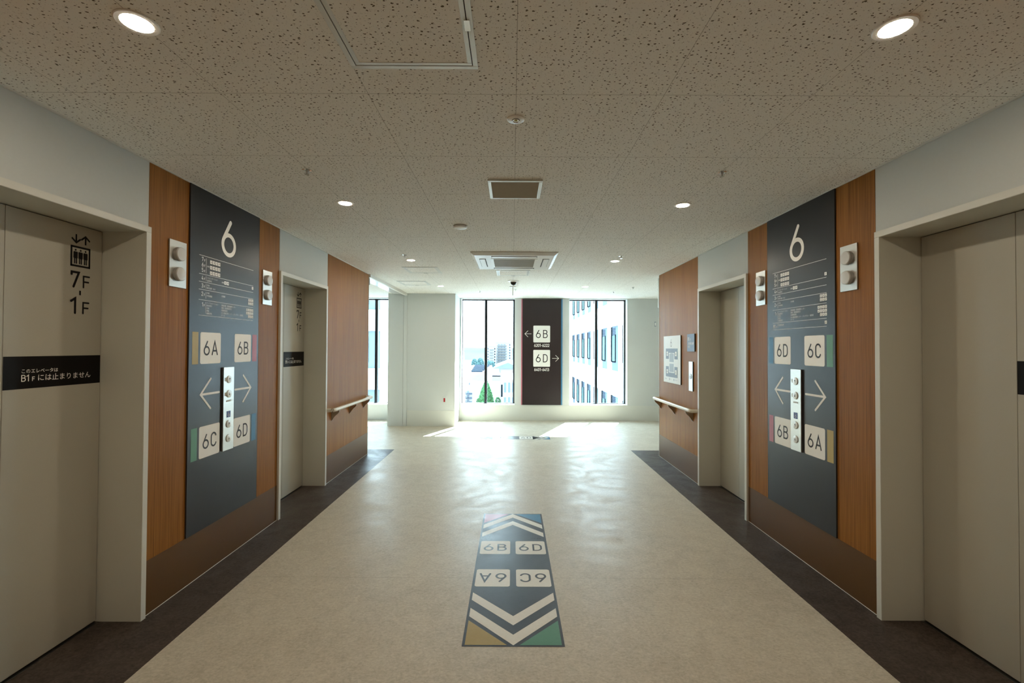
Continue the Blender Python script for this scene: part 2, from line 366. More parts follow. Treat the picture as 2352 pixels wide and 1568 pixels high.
def jp(parent, name, items, m, z=.0012, label=None):
    """printed text lines: items = (text, x, y baseline, size[, squeeze]); merged into one flat mesh"""
    b = B()
    for it in items:
        t, x, y, s = it[:4]; sq = it[4] if len(it) > 4 else 1.
        c = bpy.data.curves.new('t', 'FONT'); c.body = t; c.size = s; c.resolution_u = 2
        o = bpy.data.objects.new('t', c); COL.objects.link(o)
        dg = bpy.context.evaluated_depsgraph_get(); me = bpy.data.meshes.new_from_object(o.evaluated_get(dg))
        i = len(b.v); b.v += [(x+v.co.x*sq, y+v.co.y, z) for v in me.vertices]; b.f += [tuple(i+k for k in p.vertices) for p in me.polygons]
        COL.objects.unlink(o); bpy.data.objects.remove(o); bpy.data.curves.remove(c); bpy.data.meshes.remove(me)
    o = b.build(name, m, parent)
    if label: o['label'] = label
    return o

# ------------------------------------------------------------------ floor
fl = B(); fl.box((-8, YB, -.12), (8, YF+.3, 0)); fl.build('floor', 'floor', kind='structure')
b = B().box((-2.34, YB, .0), (-1.708, 6.66, .0012)); b.build('trim_1', 'dark_floor', kind='structure')['label'] = 'dark brown vinyl border along the left lift wall'
b = B().box((1.740, YB, .0), (2.38, 6.66, .0012)); b.build('trim_2', 'dark_floor', kind='structure')['label'] = 'dark brown vinyl border along the right lift wall'

# ------------------------------------------------------------------ ceiling (one plate, holes not needed: fittings sit on it)
B().box((-8, YB, ZC), (8, YF+.3, ZC+.12)).build('ceiling', 'ceiling', kind='structure')

# ------------------------------------------------------------------ side walls with lift openings
OPL = [(1.530, 2.475), (3.955, 4.892)]; OPR = [(1.575, 2.516), (3.985, 4.952)]
ENDL, ENDR = 6.378, 6.345
WZ = 2.11
def side_wall(side, ops, end, woods, lintels):
    X = XL if side < 0 else XR; s = side; D = DL if side < 0 else DR
    b = B(); xf = X+s*.010; xb = X+s*.62
    ys = [YB]+[q for o in ops for q in o]+[end-.004]
    for k in range(0, len(ys), 2): b.box((xf, ys[k]-(.0 if k == 0 else -.034), 0), (xb, ys[k+1]-(.034 if k+1 < len(ys)-1 else 0), ZC))
    for o in ops: b.box((xf, o[0]-.034, WZ+.034), (xb, o[1]+.034, ZC)); b.box((D+s*.05, o[0]-.034, 0), (xb, o[1]+.034, WZ+.034))
    # the wing behind the cladding, closing the side corridor
    nm = 'left' if s < 0 else 'right'
    w = b.build('wall_'+nm, 'white', kind='structure')
    ox = frame('L' if s < 0 else 'R', 0, 0)
    U = (lambda y: y) if s < 0 else (lambda y: -y)
    def part(n, y0, y1, z0, z1, d0, d1, m, lab=None):
        o = B().box((U(y0), z0, d0), (U(y1), z1, d1)).build(n, m, w, matrix=ox)
        if lab: o['label'] = lab
        return o
    for y0, y1 in woods:
        part('wood_cladding', y0, y1, .300, ZC-.001, -.0105, 0, 'wood')
        part('kick_plate', y0, y1, .004, .300, -.0105, .0015, 'kick')
        part('floor_seal', y0, y1, 0.0, .004, -.0105, .004, 'trim_w')
    for y0, y1 in lintels: part('lintel_facing', y0, y1, WZ+.03, ZC-.001, -.0105, -.001, 'white')
    part('ceiling_edge', YB, end, ZC-.007, ZC-.0005, 0, .010, 'trim_w')
    part('corner_guard', end-.008, end, 0, ZC, -.05, .003, 'alu')
    return w
wl = side_wall(-1, OPL, ENDL, [(YB, 1.497), (2.510, 3.921), (4.955, 6.370)], [(1.497, 2.510), (3.930, 4.955)])
wr = side_wall(1, OPR, ENDR, [(YB, 1.54), (2.562, 3.951), (5.020, 6.337)], [(1.54, 2.562), (3.951, 5.020)])
# wings of the corridor running left and right behind the lift banks
B().box((-8, ENDL-.12, 0), (XL-.612, ENDL-.004, ZC)).build('wall_corridor_left', 'white', kind='structure')
B().box((XR+.612, ENDR-.12, 0), (8, ENDR-.004, ZC)).build('wall_corridor_right', 'white', kind='structure')
B().box((-8.1, ENDL-.12, 0), (-8, YF+.3, ZC)).build('wall_end_left', 'white', kind='structure')
B().box((8, ENDR-.12, 0), (8.1, YF+.3, ZC)).build('wall_end_right', 'white', kind='structure')
B().box((-2.7, YB-.1, 0), (2.7, YB, ZC)).build('wall_back', 'white', kind='structure')

# ------------------------------------------------------------------ lift doors
def lift_door(idx, side, op, seam, band, marks):
    k = 'L' if side < 0 else 'R'; X = XL if side < 0 else XR; D = DL if side < 0 else DR
    dep = abs(D-X)
    U = (lambda y: y) if side < 0 else (lambda y: -y)
    ua, ub = sorted((U(op[0]), U(op[1]))); us = U(seam)
    root = bpy.data.objects.new('door_%d' % idx, None); COL.objects.link(root); mw = frame(k, 0, 0); root.matrix_world = mw; root['kind'] = 'structure'
    # casing: deep liners and head, proud of the wall by 18 mm
    fr = B(); pr = .018; t = .033
    fr.box((ua-t, 0.002, -dep-.04), (ua, WZ+.032, pr-.003)); fr.box((ub, 0.002, -dep-.04), (ub+t, WZ+.032, pr-.003)); fr.box((ua-.0005, WZ, -dep-.04), (ub+.0005, WZ+.032, pr-.003))
    fo = fr.build('door_frame', 'casing', root)
    e = B(); e.box((ua-t, 0.002, pr-.003), (ua-.001, WZ, pr)); e.box((ub+.001, 0.002, pr-.003), (ub+t, WZ, pr)); e.box((ua-t, WZ+.001, pr-.003), (ub+t, WZ+.033, pr))
    e.build('front_edge', 'edge', fo)
    g = B().box((ua, .001, -dep-.045), (ub, WZ, -dep-.012)); g.build('shaft_gap', 'gap', root)
    le = []
    for a, c in ((ua+.004, us-.001), (us+.001, ub-.004)):
        o = B().box((a, .012, -dep-.010), (c, WZ-.004, -dep)).build('door_leaf', 'steel_paint', root, bevel=.0015); le.append(o)
    s = B().box((ua, .0015, -dep-.012), (ub, .0035, -dep+.012)); s.build('door_sill', 'sill', root)
    rl = le[1]   # right-hand leaf carries the graphics
    ue = ub
    if band:
        B().poly([(us+.0015, 1.2885, -dep+.0006), (ue-.0045, 1.2885, -dep+.0006), (ue-.0045, 1.437, -dep+.0006), (us+.0015, 1.437, -dep+.0006)]).build('notice_band', 'black', rl)
        x0 = ue-.403+.0
        b = B(); zz = -dep+.0012
        letters(b, 'B1', x0+.002, 1.3215, .031, .0038, .22, zz); letters(b, 'F', x0+.049, 1.3215, .021, .0034, .2, zz)
        b.build('floor_lettering', 'offwhite', rl)
        jp(rl, 'notice_lettering', [('このエレベータは', x0, 1.3610, .0222, .96), ('には止まりません', x0+.072, 1.3235, .0345, .985)], 'offwhite', zz)
    if marks:
        zz = -dep+.001; x0 = ue-.181; m = B(); wd = .108
        # lift pictogram: two arrows, framed car with three riders
        for cx, d in ((x0+.029, -1), (x0+.080, 1)):
            y0, y1 = 2.012, 2.058; tip = y0 if d < 0 else y1; tail = y1 if d < 0 else y0
            m.stroke([(cx, tail), (cx, tip-d*.006)], .0085, zz, 'flat')
            m.stroke([(cx-.024, tip-d*.024), (cx, tip-d*.003), (cx+.024, tip-d*.024)], .0085, zz, 'flat')
        yb, yt = 1.892, 1.998; th = .0095
        for q in (((x0, yb), (x0+wd, yb+th)), ((x0, yt-th), (x0+wd, yt)), ((x0, yb), (x0+th, yt)), ((x0+wd-th, yb), (x0+wd, yt))):
            (ax, ay), (bx_, by) = q; m.poly([(ax, ay, zz), (bx_, ay, zz), (bx_, by, zz), (ax, by, zz)])
        for j in range(3):
            cx = x0+.027+j*.027; y = yb+.012
            m.poly([(cx+.0048*math.cos(t_), y+.0735+.0050*math.sin(t_), zz) for t_ in (2*math.pi*q/12 for q in range(12))])
            m.rrect(cx-.0115, y+.030, cx+.0115, y+.065, .004, zz)
            for sx_ in (-1, 1): m.stroke([(cx+sx_*.0048, y+.034), (cx+sx_*.0048, y+.003)], .0066, zz, 'flat')
        m.build('lift_pictogram', 'ink', rl)
        m = B()
        letters(m, '7', x0+.002, 1.783, .086, .0115, z=zz, sx=.92); letters(m, 'F', x0+.068, 1.786, .066, .0085, z=zz, sx=1.05)
        m.stroke([(x0+.0545, 1.771), (x0+.0545, 1.748)], .0095, zz, 'flat')
        letters(m, '1', x0+.002, 1.649, .086, .0115, z=zz, sx=1.05); letters(m, 'F', x0+.068, 1.651, .064, .0085, z=zz, sx=1.05)
        m.build('floor_range_lettering', 'ink', rl)
    return root
lift_door(1, -1, OPL[0], 1.997, True, True)
lift_door(2, -1, OPL[1], 4.450, True, True)
lift_door(3, 1, OPR[0], 2.041, True, True)
lift_door(4, 1, OPR[1], 4.548, False, True)

# ------------------------------------------------------------------ far wall with windows, column
WINS = [(-3.34, -2.25), (-1.045, .055), (1.183, 2.372)]
ZS, ZT = .325, 2.500; TH = .26
b = B(); xs = [-8]+[q for w in WINS for q in w]+[8]
for k in range(0, len(xs), 2): b.box((xs[k], YF, 0), (xs[k+1], YF+TH, ZC))
for w in WINS: b.box((w[0], YF, 0), (w[1], YF+TH, ZS)); b.box((w[0], YF, ZT), (w[1], YF+TH, ZC))
far = b.build('wall_far', 'white', kind='structure')
b = B(); b.box((-1.08, YF-.004, 0), (8, YF, ZS-.015)); b.build('dado_panel', 'cream', far)
for i, w in enumerate(WINS):
    root = bpy.data.objects.new('window_%d' % (i+1), None); COL.objects.link(root); root.location = (0, 0, 0); root['kind'] = 'structure'
    x0, x1 = w; yg = YF+.165
    mx_ = {0: -2.835, 1: -.545, 2: 1.757}[i]
    f = B(); f.box((x1-.034, yg-.02, ZS), (x1, yg+.04, ZT)); f.box((x0, yg+.005, ZS), (x0+.012, yg+.04, ZT)); f.box((x0, yg-.02, ZT-.022), (x1, yg+.04, ZT)); f.box((x0, yg+.01, ZS), (x1, yg+.04, ZS+.012))
    f.build('window_frame', 'mullion', root)
    m = B(); m.box((mx_-.027, yg-.045, ZS+.004), (mx_-.006, yg+.04, ZT)); m.box((mx_+.002, yg-.03, ZS+.004), (mx_+.027, yg+.05, ZT)); m.box((mx_-.006, yg-.02, ZS+.004), (mx_+.002, yg+.03, ZT)); m.build('mullion', 'mullion', root)
    for a, c in ((x0+.012, mx_-.02), (mx_+.02, x1-.03)):
        B().box((a, yg+.012, ZS+.012), (c, yg+.018, ZT-.02)).build('pane', 'glass', root)
    B().box((x0-.004, YF-.010, ZS-.018), (x1+.004, yg-.02, ZS+.002)).build('window_sill', 'plastic', root)
# column at the left of the corridor
c = B().box((-2.352, 8.63, 0), (-1.080, YF, ZC)).build('wall_column', 'white', kind='structure')
B().box((-1.985, 8.626, 0), (-1.0765, YF-.001, .297)).build('dado_panel', 'cream', c)
tr = B(); tr.box((-2.145, 8.618, 0.002), (-2.060, 8.63, ZC-.002)); tr.box((-2.055, 8.612, .002), (-1.990, 8.63, ZC-.002)); tr.build('shutter_guide_rail', 'white', c)
tr = B(); tr.poly([(-2.12, 8.6175, 2.16), (-2.112, 8.6175, 2.16), (-2.112, 8.6175, 2.168), (-2.12, 8.6175, 2.168)]); tr.build('screw', 'louvre', c)
# fire shutter slot in the ceiling on the line of the left wall
B().box((-2.030, ENDL, ZC-.045), (-1.990, 8.612, ZC)).build('trim_3', 'trim_w', kind='structure')
B().box((-2.235, ENDL, ZC-.018), (-2.032, 8.612, ZC)).build('trim_4', 'glosswhite', kind='structure')
B().box((-1.078, 8.63, ZC-.004), (8, YF-.001, ZC)).build('trim_5', 'trim_w', kind='structure') if False else None
o = B().box((XR-.006, 6.352, 2.06), (XR+.006, 6.375, 2.47)).build('smoke_barrier_edge', 'alu'); tag(o, 'thin pale metal strip high at the far corner of the right wood wall', 'bracket')
o = B().box((XL-.012, 6.382, 2.36), (XL+.012, 6.394, 2.46)).build('corner_latch', 'plastic'); tag(o, 'small white latch block high at the far corner of the left wood wall', 'latch')

# ------------------------------------------------------------------ directory boards
def tile(parent, txt, u, v, s=.207, th=.097, sw=.0108, fg='grey_ink', bgm='offwhite', z=.0006, r=.012, rot=False, sx=.95, gap=.34):
    """square sign tile with lettering; u,v lower-left"""
    t = B().rrect(u, v, u+s, v+s, r, z).build('zone_tile', bgm, parent)
    b = B(); letters(b, txt, u+s/2, v+(s-th)/2, th, sw, gap, z+.0006, sx, 'c')
    if rot:
        cx, cy = u+s/2, v+s/2; b.v = [(2*cx-p[0], 2*cy-p[1], p[2]) for p in b.v]
    b.build('zone_lettering', fg, t); return t
def board(side, Y0, label, W, order, b1, dx):
    """order: ((txt, colour) x4) upper-left, upper-right, lower-left, lower-right"""
    root = thing('directory_board', label, 'sign', frame(side, Y0, 0, .0))
    B().box((0, .301, 0), (W, ZC-.002, .0085)).build('backing_panel', 'charcoal', root)
    B().box((-.0015, .301, 0), (0, ZC-.002, .009)).build('panel_edge', 'darkedge', root); B().box((W, .301, 0), (W+.0015, ZC-.002, .009)).build('panel_edge', 'darkedge', root)
    z = .0092
    b = B(); letters(b, '6', .383+dx, 2.117, .262, .029, z=z, sx=.58/.60, align='c'); b.build('floor_number', 'offwhite', root)
    pos = [((.102, 1.373), (.028, .084)), ((.464, 1.373), (.689, .748)), ((.102, .762), (.028, .084)), ((.464, .762), (.689, .748))]
    for (txt, colr), ((u, v), (ba, bb)) in zip(order, pos):
        tile(root, txt, u+dx, v, .206, z=z)
        B().poly([(ba+dx, v, z), (bb+dx, v, z), (bb+dx, v+.206, z), (ba+dx, v+.206, z)]).build('colour_bar', colr, root)
    for tip, tail in ((.111, .297), (.674, .477)):
        a = B(); d = 1 if tail > tip else -1; yc = 1.175
        a.stroke([(tail+dx, yc), (tip+dx, yc)], .0145, z); a.stroke([(tip+d*.098+dx, yc+.098), (tip+dx, yc), (tip+d*.098+dx, yc-.098)], .0145, z)
        a.build('direction_arrow', 'offwhite', root)
    # floor list
    l = B(); x0, x1 = .081+dx, .691+dx
    zl = [2.075, 1.955, 1.905, 1.855, 1.788, 1.688]+([1.636] if b1 else [])
    for h in zl: B().stroke([(x0, h), (x1, h)], .0026, z, 'flat').build('rule_line', 'offwhite', root)
    for a, c in ((2.063, 1.965), (1.946, 1.914), (1.896, 1.864), (1.843, 1.80), (1.778, 1.698)): l.stroke([(.149+dx, a), (.149+dx, c)], .0026, z, 'flat')
    if b1: l.stroke([(.149+dx, 1.680), (.149+dx, 1.648)], .0026, z, 'flat')
    l.build('column_bars', 'offwhite', root)
    rows = [('7', 2.038), ('6', 2.003), ('5', 1.968), ('4', 1.917), ('3', 1.867), ('2', 1.814), ('1', 1.745)]
    for t, v in rows+([('B1', 1.647)] if b1 else []):
        n = B(); letters(n, t, {'1': .112, 'B1': .088}.get(t, .106)+dx, v, .0275, .0036, .2, z=z, sx=.85); letters(n, 'F', .129+dx, v, .0165, .0026, z=z)
        n.build('floor_list_number', 'offwhite', root)
    T = .0135
    it = [('病棟', .157+dx, 2.008, .012), ('リハビリテーション', .157+dx, 1.932, T, .92), ('血液浄化', .157+dx, 1.914, T, .92), ('病棟', .309+dx, 1.924, .0125),
          ('手術', .157+dx, 1.883, T), ('集中治療・SCU', .157+dx, 1.866, T, .92), ('外来', .157+dx, 1.832, T), ('中央検査', .157+dx, 1.814, T), ('内視鏡', .309+dx, 1.828, T),
          ('インフォメーション', .157+dx, 1.767, T, .98), ('総合受付', .157+dx, 1.750, T), ('外来', .157+dx, 1.733, T), ('救急', .157+dx, 1.716, T), ('画像診断', .157+dx, 1.699, T),
          ('患者支援・医療連携センター', .309+dx, 1.765, T, .95), ('患者・家族相談窓口', .309+dx, 1.748, T, .95), ('栄養相談室', .309+dx, 1.731, T),
          ('がん相談支援センター / がんサロン・図書室', .309+dx, 1.713, T, .95), ('ホール', .309+dx, 1.697, T)]
    if b1: it.append(('放射線治療', .157+dx, 1.664, T))
    for q_ in it: jp(root, 'floor_list_lettering', [q_], 'offwhite', z)
    # small ward tiles and facility symbols
    def mini(u, v, s, mark):
        w = B(); q = B()
        w.rrect(u+dx, v, u+dx+s, v+s, .002, z)
        if mark in 'ABCD':
            q.stroke([(u+dx+s*.25, v+s*.3), (u+dx+s*.42, v+s*.72)], s*.09, z+.0004); letters(q, mark, u+dx+s*.52, v+s*.28, s*.46, s*.09, z=z+.0004, sx=.8)
        else:
            k = int(mark); cx, cy = u+dx+s/2, v+s/2
            q.poly([(cx+s*.09*math.cos(t), cy+s*.26+s*.09*math.sin(t), z+.0004) for t in (2*math.pi*j/8 for j in range(8))])
            if k % 3 == 0: q.stroke([(cx, cy+s*.12), (cx, cy-s*.3)], s*.2, z+.0004, 'flat')
            elif k % 3 == 1: q.stroke([(cx-s*.3, cy-s*.3), (cx+s*.1, cy+s*.05), (cx+s*.3, cy-s*.1)], s*.14, z+.0004, 'flat')
            else: q.poly([(cx-s*.22, cy-s*.3, z+.0004), (cx+s*.22, cy-s*.3, z+.0004), (cx, cy+s*.14, z+.0004)])
        q.build('tile_symbol', 'grey_ink', w.build('facility_tile', 'offwhite', root))
    for rr, v in enumerate((2.035, 1.9985, 1.962)):
        for k, ch in enumerate('ABCD'): mini(.186+k*.0275, v, .0235, ch)
    for k, ch in enumerate('AB'): mini(.337+k*.0275, 1.918, .0235, ch)
    mini(.672, 1.968 if b1 else 1.926, .021, '3')
    for r_, v in ((0, 1.829), (1, 1.804)):
        for k in range(3): mini(.627+k*.0235, v, .020, str(k+r_*2))
    for r_, v in ((0, 1.763), (1, 1.738), (2, 1.713)):
        for k in range(3 if r_ == 2 else 4): mini((.627 if r_ == 2 else .6035)+k*.0235, v-.008, .020, str(k+r_+1))
    if b1: mini(.672, 1.652, .021, '1')
    return root
board('L', 2.825, 'tall charcoal directory board with 6A and 6B in its upper row, on the left wall', .770, (('6A', 'yellow'), ('6B', 'pink'), ('6C', 'green'), ('6D', 'blue')), False, 0)
board('R', 3.636, 'tall charcoal directory board with 6D and 6C in its upper row, on the right wall', .760, (('6D', 'blue'), ('6C', 'green'), ('6B', 'pink'), ('6A', 'yellow')), True, -.006)

# ------------------------------------------------------------------ hall call stations (on the boards)
def call_station(mtx, label, first=None):
    root = thing('hall_call_station', label, 'lift call panel', mtx, None)
    W, H_ = .118, .580
    B().box((-W/2, 0, 0), (W/2, H_, .012)).build('plate', 'brushed', root, bevel=.001)
    for i, (v, d) in enumerate(((.495, 1), (.393, -1), (.182, 1), (.082, -1))):
        b = B().lathe([(.0265, .012), (.0265, .0165), (.0225, .0175)], (0, v, 0), 28).build('call_button', 'button', root, True)
        a = B(); zz = .0180; a.stroke([(0, v-d*.008), (0, v+d*.008)], .0035, zz); a.stroke([(-.006, v+d*.002), (0, v+d*.009), (.006, v+d*.002)], .0035, zz); a.build('button_arrow', 'grey_ink', b)
        if i < 2: B().box((-.045, v-.012, .012), (-.027, v+.012, .0135)).build('braille_plate', 'louvre', root)
    B().box((-.028, .338, .012), (.028, .350, .0128)).build('engraved_label', 'louvre', root)
    p = B().box((-.021, .228, .012), (.021, .272, .0130)).build('wheelchair_plate', 'wheelblue', root)
    w = B(); zz = .0135
    w.stroke(arc(0, .243, .0085, .0085, 100, 350, 12), .0026, zz); w.stroke([(-.003, .262), (-.003, .250), (.006, .250), (.010, .240)], .0030, zz)
    w.poly([(-.003+.0028*math.cos(t), .2665+.0028*math.sin(t), zz) for t in (2*math.pi*j/8 for j in range(8))]); w.build('wheelchair_symbol', 'offwhite', p)
    return root
call_station(frame('L', 3.211, .762, .0088), 'tall brushed steel lift call plate with four round buttons on the left directory board')
call_station(frame('R', 3.260, .762, .0088), 'tall brushed steel lift call plate with four round buttons on the right directory board')

# ------------------------------------------------------------------ hall lanterns
def lantern(mtx, label):
    root = thing('hall_lantern', label, 'lift indicator lamp', mtx, 'steel lift lantern plates')
    B().box((-.0695, -.139, 0), (.0695, .139, .008)).build('plate', 'brushed', root, bevel=.001)
    for v in (.060, -.060):
        r = B().lathe([(.0420, .008), (.0420, .026), (.0405, .0275)], (0, v, 0), 40).build('lantern_rim', 'lens_rim', root, True)
        B().lathe([(.0395, .0270), (.0395, .0285), (.037, .0305), (.020, .0315), (.004, .0318)], (0, v, 0), 40).build('lens', 'lens', r, True)
    return root
lt = lantern(frame('L', 2.725, 1.979), 'steel plate with two round lift lamps between the nearest left door and the directory board')
dup(lt, frame('L', 3.725, 1.969), 'steel lift lamp plate between the left directory board and the far left door')
dup(lt, frame('R', 2.760, 1.981), 'steel plate with two round lift lamps between the nearest right door and the directory board')
dup(lt, frame('R', 3.739, 1.984), 'steel lift lamp plate between the right directory board and the far right door')

# ------------------------------------------------------------------ handrails
def handrail(side, y0, y1, label, br):
    root = thing('handrail', label, 'handrail', frame(side, y0, .80), 'handrails')
    L = abs(y1-y0); s = 1 if side == 'L' else -1
    d = .078; n = 6
    pts = [(s*.0, 0, d)] + [(s*L*.25, 0, d), (s*L*.5, 0, d), (s*L*.75, 0, d), (s*(L), 0, d)]
    B().tube(pts, .0195, 20).build('rail', 'rail', root, True)
    e = [(0, 0, .0), (0, 0, d-.035)] + [(s*(-.0), 0, d-.02)]
    b = B(); b.tube([(-s*.030, 0, 0.0), (-s*.030, 0, d-.022), (-s*.022, 0, d-.006), (-s*.008, 0, d), (s*.004, 0, d)], .0205, 20); b.build('end_elbow', 'rail', root, True)
    b = B(); b.tube([(s*(L-.004), 0, d), (s*(L+.012), 0, d-.004), (s*(L+.022), 0, d-.016), (s*(L+.022), 0, .0)], .0205, 20); b.build('end_elbow', 'rail', root, True)
    for y in br:
        u = s*(y-y0) 
        k = B(); t = .006
        prof = [(.0, -.132), (.006, -.132), (.030, -.095), (.052, -.070), (.074, -.052), (.086, -.036), (.087, -.018), (.070, -.018), (.070, -.032), (.0, -.032)]
        i = len(k.v); n_ = len(prof)
        k.v += [(u-t, p[1], p[0]) for p in prof]+[(u+t, p[1], p[0]) for p in prof]
        k.f.append(tuple(range(n_))); k.f.append(tuple(reversed(range(n_, 2*n_))))
        for j in range(n_): k.f.append((j, n_+j, n_+(j+1) % n_, (j+1) % n_))
        k.box((u-.014, -.135, 0), (u+.014, -.022, .004))
        k.build('wall_bracket', 'bracket', root)
    return root
handrail('L', 4.985, 6.29, 'beige round handrail on the left wood wall past the far left lift', (5.105, 5.665, 6.19))
handrail('R', 5.050, 6.315, 'beige round handrail on the right wood wall below the floor map', (5.165, 5.735, 6.27))

# ------------------------------------------------------------------ signs on the far right wood bay
root = thing('floor_map_sign', 'white floor map board with a blue grey plan on the right wood wall', 'sign', frame('R', 6.115, 1.048))
W, H_ = .608, .602
B().box((0, 0, 0), (W, H_, .012)).build('board', 'map_board', root); B().box((W, 0, 0), (W+.003, H_, .0122)).build('board_edge', 'darkedge', root)
z = .0125
b = B(); letters(b, '6', .285, .462, .098, .0075, z=z, align='c', sx=.9); b.build('floor_number', 'grey_ink', root)
p = B()
def rc(b, x0, y0, x1, y1, zz): b.poly([(x0, y0, zz), (x1, y0, zz), (x1, y1, zz), (x0, y1, zz)])
rc(p, .085, .305, .200, .440, z); rc(p, .200, .385, .400, .440, z); rc(p, .400, .305, .510, .440, z); p.build('ward_plan', 'slategrey', root); p = B()
rc(p, .085, .075, .200, .210, z); rc(p, .200, .075, .400, .130, z); rc(p, .400, .075, .510, .210, z); p.build('ward_plan', 'slategrey', root)
p = B(); rc(p, .222, .268, .378, .372, z); rc(p, .255, .372, .345, .380, z); p.build('core_plan', 'mapgrey', root); p = B(); rc(p, .222, .142, .378, .246, z); p.build('core_plan', 'mapgrey', root)
for (u, v), t in (((.142, .355), '6B'), ((.452, .355), '6D'), ((.142, .125), '6A'), ((.452, .125), '6C')):
    p = B().rrect(u-.027, v-.010, u+.028, v+.045, .005, z+.0004).build('zone_tile', 'offwhite', root)
    b = B(); letters(b, t, u, v+.004, .028, .0035, .3, z+.0008, .9, 'c'); b.build('zone_lettering', 'grey_ink', p)
p = B(); rc(p, .5105, .305, .517, .44, z); p.build('zone_stripe', 'green', root); p = B(); rc(p, .5105, .075, .517, .21, z); p.build('zone_stripe', 'yellow', root)
for q_ in (('現在地', .06, .038, .022), ('トイレ', .245, .038, .022), ('エレベーター', .40, .038, .022, .8)): jp(root, 'map_key_lettering', [q_], 'slategrey', z)
for u_ in (.215, .372): p = B(); rc(p, u_, .034, u_+.02, .058, z); p.build('map_key_symbol', 'slategrey', root)

root = thing('lift_notice_sign', 'small slate blue sign reading B1F beside the far right lift', 'sign', frame('R', 5.296, 1.455))
B().box((0, 0, 0), (.200, .200, .012)).build('board', 'signblue', root); B().box((.200, 0, 0), (.212, .200, .0122)).build('board_edge', 'darkedge', root)
b = B(); letters(b, 'B1', .02, .122, .042, .006, .22, .0125, .85); letters(b, 'F', .085, .122, .026, .0045, z=.0125); b.build('floor_lettering', 'offwhite', root)
jp(root, 'notice_lettering', [('放射線治療', .018, .078, .034)], 'offwhite', .0125); jp(root, 'notice_lettering', [('専用', .018, .040, .034)], 'offwhite', .0125)

root = thing('lift_call_plate', 'narrow upright steel plate with one round button below the small blue sign', 'lift call panel', frame('R', 5.196, 1.005))
B().box((-.055, 0, 0), (.055, .334, .012)).build('plate', 'brushed', root, bevel=.001); B().box((.055, 0, 0), (.058, .334, .0118)).build('plate_edge', 'darkedge', root)
k = B().lathe([(.030, .012), (.030, .016), (.026, .017)], (0, .166, 0), 28).build('call_button', 'lens_rim', root, True)
b = B(); b.stroke([(0, .158), (0, .174)], .004, .0175); b.stroke([(-.007, .166), (0, .158), (.007, .166)], .004, .0175); b.build('button_arrow', 'grey_ink', k)

# ------------------------------------------------------------------ sign board between the far windows
root = thing('zone_sign_board', 'dark brown upright sign board with 6B and 6D tiles between the far windows', 'sign', frame('F', .190, .322))
W, H_ = .845, 2.172
B().box((.022, 0, 0), (W-.028, H_, .035)).build('board', 'panel_far', root)
B().box((0, 0, 0), (.0215, H_, .030)).build('edge_strip', 'pink', root)['label'] = 'dusty pink left edge strip'
B().box((W-.0275, 0, 0), (W, H_, .030)).build('edge_strip', 'blue', root)['label'] = 'blue right edge strip'
z = .0356
for txt, v in (('6B', 1.281), ('6D', .783)):
    t = B().rrect(.247, v, .591, v+.344, .016, z).build('zone_tile', 'offwhite', root)
    b = B(); letters(b, txt, .421, v+.090, .166, .0165, .42, z+.0008, .92, 'c'); b.build('zone_lettering', 'ink', t)
b = B(); letters(b, '6201-6222', .419, 1.189, .062, .0085, .21, z, .86, 'c'); b.build('room_numbers', 'offwhite', root)
b = B(); letters(b, '6401-6413', .419, .693, .062, .0085, .21, z, .86, 'c'); b.build('room_numbers', 'offwhite', root)
for tip, tail, yc in ((.072, .203, 1.456), (.768, .637, .955)):
    d = 1 if tail > tip else -1; b = B(); b.stroke([(tail, yc), (tip, yc)], .0085, z); b.stroke([(tip+d*.063, yc+.062), (tip, yc), (tip+d*.063, yc-.062)], .0085, z); b.build('direction_arrow', 'offwhite', root)

# ------------------------------------------------------------------ small things on the column and far wall
root = thing('alarm_plate', 'small white wall plate with a red insert low on the white column', 'wall plate', Matrix(((1, 0, 0, -1.275), (0, 0, -1, 8.63), (0, 1, 0, .497), (0, 0, 0, 1))))
B().box((-.034, -.06, 0), (.034, .06, .006)).build('plate', 'white', root, bevel=.001); B().box((-.015, -.036, .006), (.015, .036, .009)).build('insert', 'red', root)
root = thing('light_switch', 'small grey switch plate on the far white wall beside the right wood wall', 'switch', frame('F', 2.95, 1.99))
B().box((-.018, -.05, 0), (.018, .05, .008)).build('plate', 'mapgrey', root); B().box((-.011, -.030, .008), (.011, .030, .011)).build('rocker', 'plastic', root)

